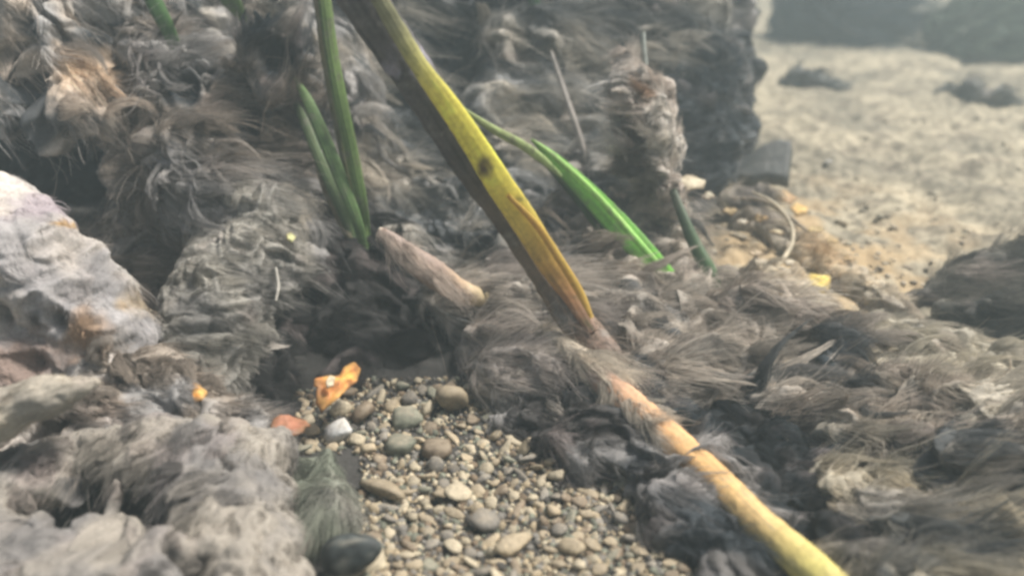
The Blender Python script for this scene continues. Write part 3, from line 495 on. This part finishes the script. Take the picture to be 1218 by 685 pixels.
# --- fuzzy stalk
def stalk_col(u, v, P):
    band = np.clip(np.sin(u*26+1.5*fbm(P*60, 2))*1.4, 0, 1)[:, None]*np.clip(.75-side_of(v)*.8, 0, 1)[:, None]
    c = ramp(u, [(0, (.50, .47, .42)), (.2, (.46, .34, .24)), (.45, (.40, .34, .28)), (1, (.32, .27, .20))]); return c*(1-band)+np.array((.10, .08, .065))*band
clump('fuzzy_stalk', 'upright fuzzy silt coated stalk with dark bands, left of the algae pillar', 'algae stalk',
      [[(744, 72, .61, 9), (752, 95, .60, 20), (757, 122, .60, 29), (766, 150, .60, 25), (768, 178, .605, 29), (778, 204, .61, 21), (788, 228, .615, 17), (800, 248, .625, 8)], [(785, 118, .61, 13), (791, 150, .61, 12), (796, 180, .615, 12)]],
      c1=np.array((.43, .40, .36)), c2=np.array((.31, .27, .235)), ang=172, amp=.0055, streak=.007, rib=.0025, ribp=.013, vox=.0009, fur=11000, flen=.0075, frad=.00013, seed=24, lift=.6, swirl=.9, sink=-9, stretch=.3, llen=.010, shelf=.002,
      spots=[(748, 84, .58, 18, (.55, .52, .48)), (772, 108, .58, 15, (.19, .12, .075)), (760, 155, .58, 19, (.12, .095, .075)), (758, 192, .58, 20, (.10, .08, .065)), (778, 222, .59, 13, (.11, .09, .07)), (788, 168, .6, 13, (.46, .42, .36))])

# --- thin dead stems
def thin(pts, col, label, name='dead_stalk', n=40):
    o, *_ = tube(name, pts, M_DEAD, lambda u, v, P: np.array(col)*(1+.25*fbm(P*150, 2)[:, None]), n=n, seg=8); tag(o, label, 'dead stalk'); return o
thin([(655, 60, .68, 4), (668, 100, .675, 6), (680, 135, .67, 7), (690, 165, .67, 7), (698, 192, .67, 6)], (.40, .36, .32), 'thin grey dead stalk hanging behind the thin pale green leaf')
thin([(765, 38, .61, 5), (766, 60, .61, 6), (768, 78, .61, 6)], (.34, .36, .32), 'short upright grey green stalk poking from the top of the fuzzy stalk')
thin([(895, 228, .66, 2), (918, 240, .655, 4), (938, 262, .65, 5), (943, 285, .64, 5), (932, 308, .625, 6), (920, 320, .62, 4)], (.60, .52, .38), 'curved pale straw arching over the debris left of the yellow leaf')
thin([(872, 236, .68, 3), (905, 238, .67, 5), (935, 255, .66, 5), (960, 275, .65, 3)], (.30, .25, .19), 'bent brown twig lying beside the curved pale straw')
thin([(925, 445, .52, 3), (940, 452, .515, 7), (965, 448, .512, 9), (985, 440, .515, 4)], (.50, .46, .40), 'small pale curl of dead leaf under the dark gap in the brown mound')
thin([(328, 318, .50, 3), (331, 340, .495, 4), (328, 358, .49, 3)], (.45, .42, .36), 'tiny upright straw on the ribbed algae stack')

# --- leaf scraps
def scrap(pts, thick, cols, label, name='leaf_scrap', cat='leaf scrap', bend=.003):
    """pts: outline (px,py,depth)"""
    W0 = np.array([at(*p) for p in pts]); W0 = np.vstack([W0, W0[:1]]); W = np.vstack([W0[i_]*(1-t_)+W0[i_+1]*t_ for i_ in range(len(W0)-1) for t_ in (0, .25, .5, .75)]); c = W.mean(0)
    W = c+(W-c)*(1+(0 if thick > .01 else 1)*(.10*fbm(W*260, 2)+.05*vn(W*900)))[:, None]; n_ = len(W); rings = 8; V = []
    fn = nrm(np.cross(W[1]-c, W[n_//2]-c)); fn = fn*np.sign(fn@-FWD)
    for s in range(rings+1):
        t = s/rings
        for w_ in W: V.append(c+(w_-c)*t)
    V = np.array(V); k = fbm(V*210, 3)*bend*1.2+(np.linalg.norm(V-c, axis=1)**2*22)*(thick < .01); V = V-fn*k[:, None]*.8
    B = V-fn*thick; m = len(V); F = []
    for s in range(rings):
        for i_ in range(n_):
            a = s*n_+i_; b = s*n_+(i_+1) % n_; F += [(a, b, b+n_, a+n_), (m+a, m+a+n_, m+b+n_, m+b)]
    for i_ in range(n_): a = rings*n_+i_; b = rings*n_+(i_+1) % n_; F.append((a, b, m+b, m+a))
    A = np.vstack([V, B]); mx = np.clip(.5+fbm(A*200+3, 3)*1.6, 0, 1)[:, None]; col = np.array(cols[0])*(1-mx)+np.array(cols[1])*mx; tt_ = np.tile(np.repeat(np.linspace(0, 1, rings+1), n_), 2)[:, None]; rim = np.clip((tt_-.6)*2.2+fbm(A*260+8, 3)[:, None], 0, 1)*.75*(thick < .01); col = col*(1-rim)+np.array((.22, .13, .06))*rim; bl = np.clip(fbm(A*340+1, 3)*3-1, 0, 1)[:, None]*.6*(thick < .01); col = col*(1-bl)+np.array((.3, .16, .08))*bl
    o = mesh(name, A, F, M_DEAD, col); tag(o, label, cat); return o
scrap([(378, 462, 0.435), (376, 448, 0.440), (392, 447, 0.445), (404, 446, 0.450), (412, 432, 0.455), (430, 422, 0.460), (434, 432, 0.460), (428, 450, 0.450), (414, 462, 0.445), (402, 474, 0.435), (388, 484, 0.430)], .0012, ((.72, .30, .10), (.80, .48, .12)), 'bright orange curled leaf scrap at the head of the gravel patch')
scrap([(318, 518, 0.405), (320, 500, 0.410), (338, 491, 0.415), (358, 492, 0.420), (368, 503, 0.415), (352, 515, 0.410), (334, 520, 0.405)], .0012, ((.48, .22, .13), (.40, .17, .10)), 'dull reddish orange leaf scrap left of the white pebble')
scrap([(218, 468, 0.420), (224, 459, 0.422), (238, 457, 0.422), (246, 465, 0.420), (242, 474, 0.417), (228, 476, 0.415)], .0012, ((.75, .34, .08), (.85, .52, .16)), 'small round orange scrap at the foot of the ribbed algae stack')
scrap([(955, 330, 0.600), (962, 322, 0.605), (976, 324, 0.605), (990, 322, 0.605), (988, 338, 0.595), (980, 353, 0.585), (966, 345, 0.590)], .0012, ((.85, .66, .14), (.90, .72, .22)), 'yellow leaf scrap standing on the silty slope at the right')
scrap([(940, 246, .705), (948, 240, .71), (962, 245, .71), (960, 254, .70), (948, 256, .70)], .0012, ((.85, .62, .25), (.78, .50, .18)), 'small amber leaf scrap beyond the curved pale straw')
scrap([(920, 228, .725), (932, 224, .73), (950, 234, .725), (940, 242, .715), (926, 238, .72)], .0012, ((.60, .42, .22), (.5, .34, .2)), 'dull amber leaf scrap just above the small bright amber one')
scrap([(388, 452, 0.436), (392, 446, 0.438), (399, 449, 0.438), (397, 458, 0.436), (390, 460, 0.434)], .001, ((.85, .74, .52), (.8, .7, .5)), 'tiny cream flake on top of the bright orange leaf scrap')
scrap([(806, 212, .64), (820, 207, .645), (840, 211, .645), (838, 222, .635), (818, 225, .632)], .0012, ((.60, .54, .40), (.70, .62, .45)), 'cream leaf scrap lying right of the fuzzy stalk')
scrap([(342, 276, 0.505), (348, 273, 0.505), (353, 280, 0.505), (348, 287, 0.502), (342, 284, 0.502)], .001, ((.65, .62, .35), (.6, .6, .3)), 'tiny pale yellow flake right of the ribbed algae stack')
FLK = ['cream flake on the silt drift just right of the fuzzy stalk foot', 'amber flake left of the curved pale straw, nearest the green shoot', 'pale flake on the drift left of the arch of the curved straw', 'brown amber flake inside the upper arch of the curved straw', 'pale narrow flake under the middle of the curved straw',
       'golden flake right of the curved straw above the yellow leaf scrap', 'small golden flake right above the yellow leaf scrap', 'tan flake on the drift right of the dark green shoot', 'cream flake just left of the yellow leaf scrap top', 'tan gold flake right of the yellow leaf scrap',
       'cream flake, leftmost in the debris row above the right mound', 'cream flake in the middle of the debris row above the right mound', 'pinkish tan flake, rightmost in the debris row above the right mound']
fk = -1
for (px, py, w_, h_, d_, cc) in [(842, 232, 8, 4, .66, (.62, .56, .42)), (868, 250, 9, 4, .665, (.58, .44, .24)), (884, 262, 8, 3, .66, (.66, .60, .48)), (905, 258, 9, 4, .66, (.60, .42, .20)), (925, 275, 10, 3, .65, (.68, .58, .38)), (970, 272, 11, 4, .655, (.70, .55, .28)), (990, 285, 8, 3, .64, (.66, .50, .26)), (900, 300, 9, 4, .62, (.62, .50, .34)), (940, 312, 8, 4, .61, (.66, .58, .44)), (1010, 305, 9, 3, .63, (.60, .45, .25)), (1048, 428, 9, 4, .535, (.62, .55, .42)), (1072, 432, 8, 4, .53, (.64, .56, .44)), (1100, 436, 10, 4, .53, (.55, .42, .30))]:
    d_ = min(d_, gd(py)*.972); fk += 1
    scrap([(px-w_, py, d_), (px-w_*.4, py-h_, d_+.002), (px+w_*.5, py-h_*.8, d_+.002), (px+w_, py+h_*.1, d_), (px+w_*.3, py+h_, d_-.003), (px-w_*.5, py+h_*.8, d_-.003)], .0009, (cc, tuple(np.array(cc)*.7)), FLK[fk], 'litter_flake', 'flake')['group'] = 'litter flakes on the silt drifts'
# slate chip
scrap([(868, 205, .80), (884, 188, .80), (908, 172, .80), (926, 166, .80), (941, 168, .80), (938, 190, .79), (936, 210, .78), (912, 206, .785), (890, 210, .79)], .012, ((.10, .105, .10), (.13, .13, .12)), 'flat dark grey slate chip with a square corner at the foot of the algae pillar', 'slate_chip', 'slate chip', .001)

# ================================================================== STONES
def stone_mesh(name, V0F, sc3, m, seed, rough=.18, ang=.0):
    V0, F0 = V0F; V = V0*np.array(sc3); d = fbm(V0*1.3+seed*7.1, 3)*rough*1.6; V = V*(1+d)[:, None]
    if ang:
        for k in range(8):
            a = nrm(rng.normal(0, 1, 3)); h = .50+.28*rng.random(); e = V/np.array(sc3); q = e@a; V = V-np.outer(np.maximum(q-h, 0)*.9, a)*np.array(sc3)
    me = bpy.data.meshes.new(name); V = V*(1+.07*fbm(V0*3.5+seed, 2)[:, None]); me.from_pydata(V.tolist(), [], F0.tolist()); me.polygons.foreach_set('use_smooth', np.ones(len(F0), dtype=bool)); me.materials.append(m); return me
from mathutils import Euler
GX0, GX1 = 345, 800
def patch_w(px, py):
    """how far inside the gravel patch, in photo pixels"""
    left = 420 if py > 540 else 350+(py-460)*.1
    if 540 < py: left = 440
    if py > 640: left = 400
    right = np.interp(py, [455, 520, 580, 640, 700], [600, 690, 750, 800, 850])
    top = np.interp(px, [380, 480, 560, 640, 740, 800], [475, 455, 455, 485, 545, 610])
    return min(px-left, right-px, py-top)
def ground_at(px, py, lift=0):
    d = gd(py); p = at(px, py, d)
    for _ in range(2):
        z = bed_z(np.array([p[0]]), np.array([p[1]]))[0]+lift; d = (CAM_Z-z)/(math.sin(PITCH)+(py-342.5)/FPX*math.cos(PITCH)); p = at(px, py, d)
    return p, d
variants = {}
def get_var(colr, kind, k):
    key = (colr, kind, k)
    if key not in variants:
        s = {'round': (1, .85, .62), 'long': (1.5, .62, .45), 'chip': (1.1, .9, .35)}[kind]; s = np.array(s)*(1+rng.normal(0, .06, 3))
        variants[key] = stone_mesh('pebble', ICO2, s, M_PEB[colr], rng.random()*90, ang=.9)
    return variants[key]
def place_stone(px, py, rpx, colr, kind, label, group=None, z=0, name='pebble', yaw=None):
    p, d = ground_at(px, py); r = rpx*d/FPX
    o = bpy.data.objects.new(name, get_var(colr, kind, rng.integers(0, 4))); C.objects.link(o)
    o.location = (p[0], p[1], p[2]+r*.22+z); o.scale = (r, r, r)
    o.rotation_euler = (rng.normal(0, .35), rng.normal(0, .35), rng.random()*6.28 if yaw is None else yaw)
    tag(o, label, 'pebble', group); return p, r
placed = []
special = [(540, 482, 29, 'tan', 'round', 'biggest rounded tan pebble at the head of the gravel patch'),
           (405, 522, 22, 'white', 'round', 'white rounded pebble at the left end of the gravel patch'),
           (434, 497, 20, 'brown', 'round', 'smooth brown grey pebble between the white pebble and the greenish pair'),
           (404, 492, 15, 'pale cream', 'round', 'small cream pebble touching the lower end of the bright orange leaf scrap'),
           (482, 506, 25, 'greenish grey', 'round', 'large upper greenish grey pebble left of the biggest tan pebble'),
           (478, 536, 21, 'greenish grey', 'round', 'lower greenish grey pebble just below the larger greenish one'),
           (456, 588, 24, 'tan', 'long', 'long narrow tan pebble lying slanted left of the open gravel'),
           (440, 668, 28, 'pale cream', 'chip', 'flat cream stone chip beside the dark mussel shell'),
           (547, 592, 17, 'pale cream', 'chip', 'warm cream chip, right one of the pair in the middle of the gravel'),
           (528, 592, 15, 'tan', 'chip', 'tan chip, left one of the pair in the middle of the gravel'),
           (664, 572, 14, 'pale cream', 'round', 'lone cream pebble in the shade under the algae slope'),
           (680, 658, 18, 'tan', 'round', 'yellowish tan pebble near the bottom edge under the orange stem'),
           (610, 655, 22, 'tan', 'long', 'long tan pebble standing slanted near the bottom edge'),
           (538, 655, 13, 'pale cream', 'chip', 'bright cream chip near the bottom middle of the gravel'),
           (520, 540, 24, 'brown', 'chip', 'broad brown stone below the biggest tan pebble'),
           (575, 625, 22, 'grey', 'round', 'blue grey pebble in the middle of the lower gravel')]
for s in special:
    yaw = {6: 2.6, 12: -2.4}.get(special.index(s)); z = .002
    p, r = place_stone(s[0], s[1], s[2], s[3], s[4], s[5], 'pebbles of the gravel patch', z, yaw=yaw); placed.append((p[0], p[1], r))
cols = ['tan', 'grey', 'greenish grey', 'brown', 'pale cream', 'dark']
LM = ['the biggest tan pebble', 'the white pebble', 'the smooth brown grey pebble', 'the cream pebble under the orange leaf', 'the large greenish pebble', 'the lower greenish pebble', 'the long slanted tan pebble', 'the cream chip by the shell',
      'the cream chip of the middle pair', 'the tan chip of the middle pair', 'the lone shaded cream pebble', 'the yellowish pebble by the bottom edge', 'the long standing tan pebble', 'the bright cream chip', 'the broad brown stone', 'the blue grey pebble']
n_p = len(special); tries = 0
while n_p < 290 and tries < 9000:
    tries += 1; px = random.uniform(345, 850); py = random.uniform(455, 715)
    wd = patch_w(px, py)
    if wd < 0: continue
    big = tries < 2500; rp = random.uniform(8, 14) if big else random.uniform(5, 9)
    p, d = ground_at(px, py); r = rp*d/FPX
    if any((p[0]-a)**2+(p[1]-b)**2 < (.72*(r+c_))**2 for a, b, c_ in placed): continue
    shade = px > 600+(py-480)*.6
    colr = random.choices(cols, [28, 16, 10, 14, 28 if not shade else 10, 4])[0]
    kd = random.choices(['round', 'long', 'chip'], [36, 26, 38])[0]
    li = min(range(len(special)), key=lambda q_: (special[q_][0]-px)**2+((special[q_][1]-py)*1.3)**2); dx, dy = px-special[li][0], py-special[li][1]
    way = ('above ' if dy < -8 else 'below ' if dy > 8 else '')+(('left' if dx < 0 else 'right') if abs(dx) > 8 or abs(dy) <= 8 else '')
    lab = f"{'' if big else 'tiny '}{colr} {dict(round='rounded pebble', long='long pebble', chip='flat chip')[kd]} {'close' if math.hypot(dx, dy) < 42 else 'farther'} {way.strip()} of {LM[li]}".replace('above of', 'above').replace('below of', 'below')
    place_stone(px, py, rp, colr, kd, lab, 'pebbles of the gravel patch', z=random.uniform(-.001, .0015)); placed.append((p[0], p[1], r)); n_p += 1
# fine gravel: everything smaller, one body
def scatter(name, N, region, rmin, rmax, palette, kind='stuff', lift=.2, flat=1):
    V0, F0 = ICO1; VV = []; FF = []; CC = []; k = 0; cnt = 0
    while cnt < N:
        px, py = region()
        if px is None: continue
        p, d = ground_at(px, py) if py > -5 else (None, None)
        r = random.uniform(rmin, rmax)*(random.random()**1.5*.6+.5); s = np.array([1, random.uniform(.55, .95), random.uniform(.35, .8)*flat])*r
        a = random.random()*6.28; q = V0*s*(1+.25*rng.normal(0, 1, (len(V0), 1))*.5); q = q@np.array(Euler((random.gauss(0, .5*flat**2), random.gauss(0, .5*flat**2), a)).to_matrix()).T
        VV.append(q+p+np.array([0, 0, r*lift])); FF.append(F0+k); k += len(V0); c = np.array(random.choice(palette))*random.uniform(.7, 1.25); CC.append(np.tile(c, (len(V0), 1))); cnt += 1
    o = mesh(name, np.vstack(VV), np.vstack(FF), M_BED, np.vstack(CC), smooth=False); o['kind'] = kind; return o
pal = [PEB[c] for c in ('tan', 'grey', 'greenish grey', 'brown', 'pale cream', 'dark')]
def reg_gravel():
    px, py = random.uniform(340, 870), random.uniform(450, 720); return (px, py) if patch_w(px, py) > -12 else (None, None)
o = scatter('fine_gravel', 7500, reg_gravel, .0009, .0031, pal); o['label'] = 'fine mixed gravel filling the gaps between the pebbles'
def reg_right():
    px, py = random.uniform(800, 1260), random.uniform(70, 640)
    if px < 880 and py < 215: return None, None
    if random.random() > .35+.65*math.exp(-((px-960)/130)**2-((py-310)/90)**2): return None, None
    return px, py
o = scatter('silt_crumbs', 1300, reg_right, .0014, .0055, [(.38, .33, .245), (.33, .295, .22), (.28, .24, .18), (.45, .38, .27), (.25, .22, .17)], lift=.0, flat=.45); o['label'] = 'loose silt crumbs and grit strewn over the open bed'
# debris on the right-hand slope: few pale flakes as single stones
for (px, py, rp, colr, kd, lab) in [(1040, 425, 10, 'pale cream', 'chip', 'cream flake left of a pair on the silty slope above the right mound'), (1062, 420, 9, 'tan', 'chip', 'tan flake in the row of debris above the right mound'),
        (1075, 428, 8, 'pale cream', 'round', 'small cream grain at the right of the debris row above the right mound'), (1150, 450, 10, 'pale cream', 'long', 'pale sliver lying on the upper edge of the swirling mound'),
        (965, 310, 9, 'white', 'chip', 'whitish flake just above the yellow leaf scrap'), (950, 350, 8, 'white', 'chip', 'whitish flake just left below the yellow leaf scrap'), (968, 100, 12, 'grey', 'chip', 'grey stone with a pale top far out on the open bed'),
        (880, 285, 11, 'pale cream', 'chip', 'cream flake beside the thin dark green shoot'), (925, 345, 11, 'pale cream', 'chip', 'pale flake between the dark green shoot and the yellow leaf scrap'), (1000, 270, 9, 'tan', 'long', 'tan sliver right of the amber leaf scraps'), (985, 195, 6, 'white', 'chip', 'tiny white grain on the open bed right of the slate chip')]:
    place_stone(px, py, rp, colr, kd, lab, z=.0015, name='debris_flake')
def farstone(ch, c, label, seed, cat='boulder', name='boulder'):
    fz = cat == 'boulder'
    clump(name, label, cat, ch, c1=np.array(c), c2=np.array(c)*.7, ang=5, vox=.008, amp=.012, streak=.05, fur=2500 if fz else 900, flen=.05 if fz else .012, frad=.0006, seed=seed, llen=.09, shelf=.01 if fz else 0, locks=90 if fz else 0)
farstone([[(950, 20, 1.62, 30), (990, 15, 1.62, 40), (1030, 18, 1.62, 36)], [(1000, 40, 1.58, 24)]], (.06, .085, .105), 'dark blue grey boulder far off at the top edge, left of the greenish one', 31)
farstone([[(1130, 35, 1.55, 24), (1165, 35, 1.55, 32), (1200, 30, 1.55, 30)], [(1150, 60, 1.48, 20), (1180, 62, 1.46, 18)]], (.10, .125, .10), 'greenish grey weedy boulder far off in the top right corner', 32)
farstone([[(1120, 112, 1.17, 9), (1150, 115, 1.15, 14), (1190, 120, 1.14, 13)]], (.13, .13, .12), 'low dark stone on the open bed near the right edge', 33, 'stone', 'stone')
farstone([[(930, 100, 1.24, 9), (965, 102, 1.22, 12), (990, 105, 1.21, 9)]], (.14, .145, .14), 'low grey stone on the open bed beyond the slate chip', 34, 'stone', 'stone')

# mussel shell and the green furry lump beside it
V0, F0 = SPH
c = at(418, 658, .352); ax = np.stack([idir(-15), idir(75), -FWD], 1)
q = V0*np.array([.0135, .0085, .005]); q[:, 1] *= 1-.35*np.clip(q[:, 0:1]/.019, -1, 1)[:, 0]; Vm = c+q@ax.T
ring = np.sin(np.linalg.norm(V0[:, :2]-np.array([-1, 0]), axis=1)*22)*.0002; Vm = Vm+nrm(Vm-c)*ring[:, None]
o = mesh('mussel_shell', Vm, F0, M_REED, np.array((.04, .046, .044))*(1+.5*fbm(V0*3, 2)+.5*np.sin(np.linalg.norm(V0[:, :2]-np.array([-1, 0]), axis=1)*30+fbm(V0*2,2)*2))[:, None]+np.clip(fbm(V0*4+3, 3)*3-.6, 0, 1)[:, None]*np.array((.16, .15, .12))); tag(o, 'dark closed mussel shell lying at the left of the gravel by the bottom edge', 'shell')
clump('green_algae_tuft', 'dark greenish grey furry tuft below the white pebble, beside the beige algae mat', 'algae tuft',
      [[(388, 566, .42, 22), (396, 590, .41, 30), (398, 618, .40, 28)], [(372, 600, .41, 26)]], c1=np.array((.13, .14, .11)), c2=np.array((.19, .185, .16)), ang=110, amp=.004, streak=.006, fur=7000, flen=.010, frad=.00012, seed=41, vox=.001, lift=.5, llen=.010)

# ================================================================== THE MURKY WATER
me = bpy.data.meshes.new('haze'); x0, x1, y0, y1, z0, z1 = -7, 7, -3, 9, -1.2, .62
me.from_pydata([(x, y, z) for x in (x0, x1) for y in (y0, y1) for z in (z0, z1)], [], [(0, 1, 3, 2), (4, 6, 7, 5), (0, 4, 5, 1), (2, 3, 7, 6), (0, 2, 6, 4), (1, 5, 7, 3)])
hz = bpy.data.objects.new('haze', me); C.objects.link(hz); hz['kind'] = 'stuff'; hz['label'] = 'murky grey green river water'
m = bpy.data.materials.new('haze'); m.use_nodes = True; n = m.node_tree.nodes; n.remove(n['Principled BSDF']); pv = n.new('ShaderNodeVolumePrincipled')
pv.inputs['Color'].default_value = (.62, .74, .76, 1); pv.inputs['Density'].default_value = .20; pv.inputs['Anisotropy'].default_value = .2
m.node_tree.links.new(pv.outputs[0], n['Material Output'].inputs['Volume']); me.materials.append(m)
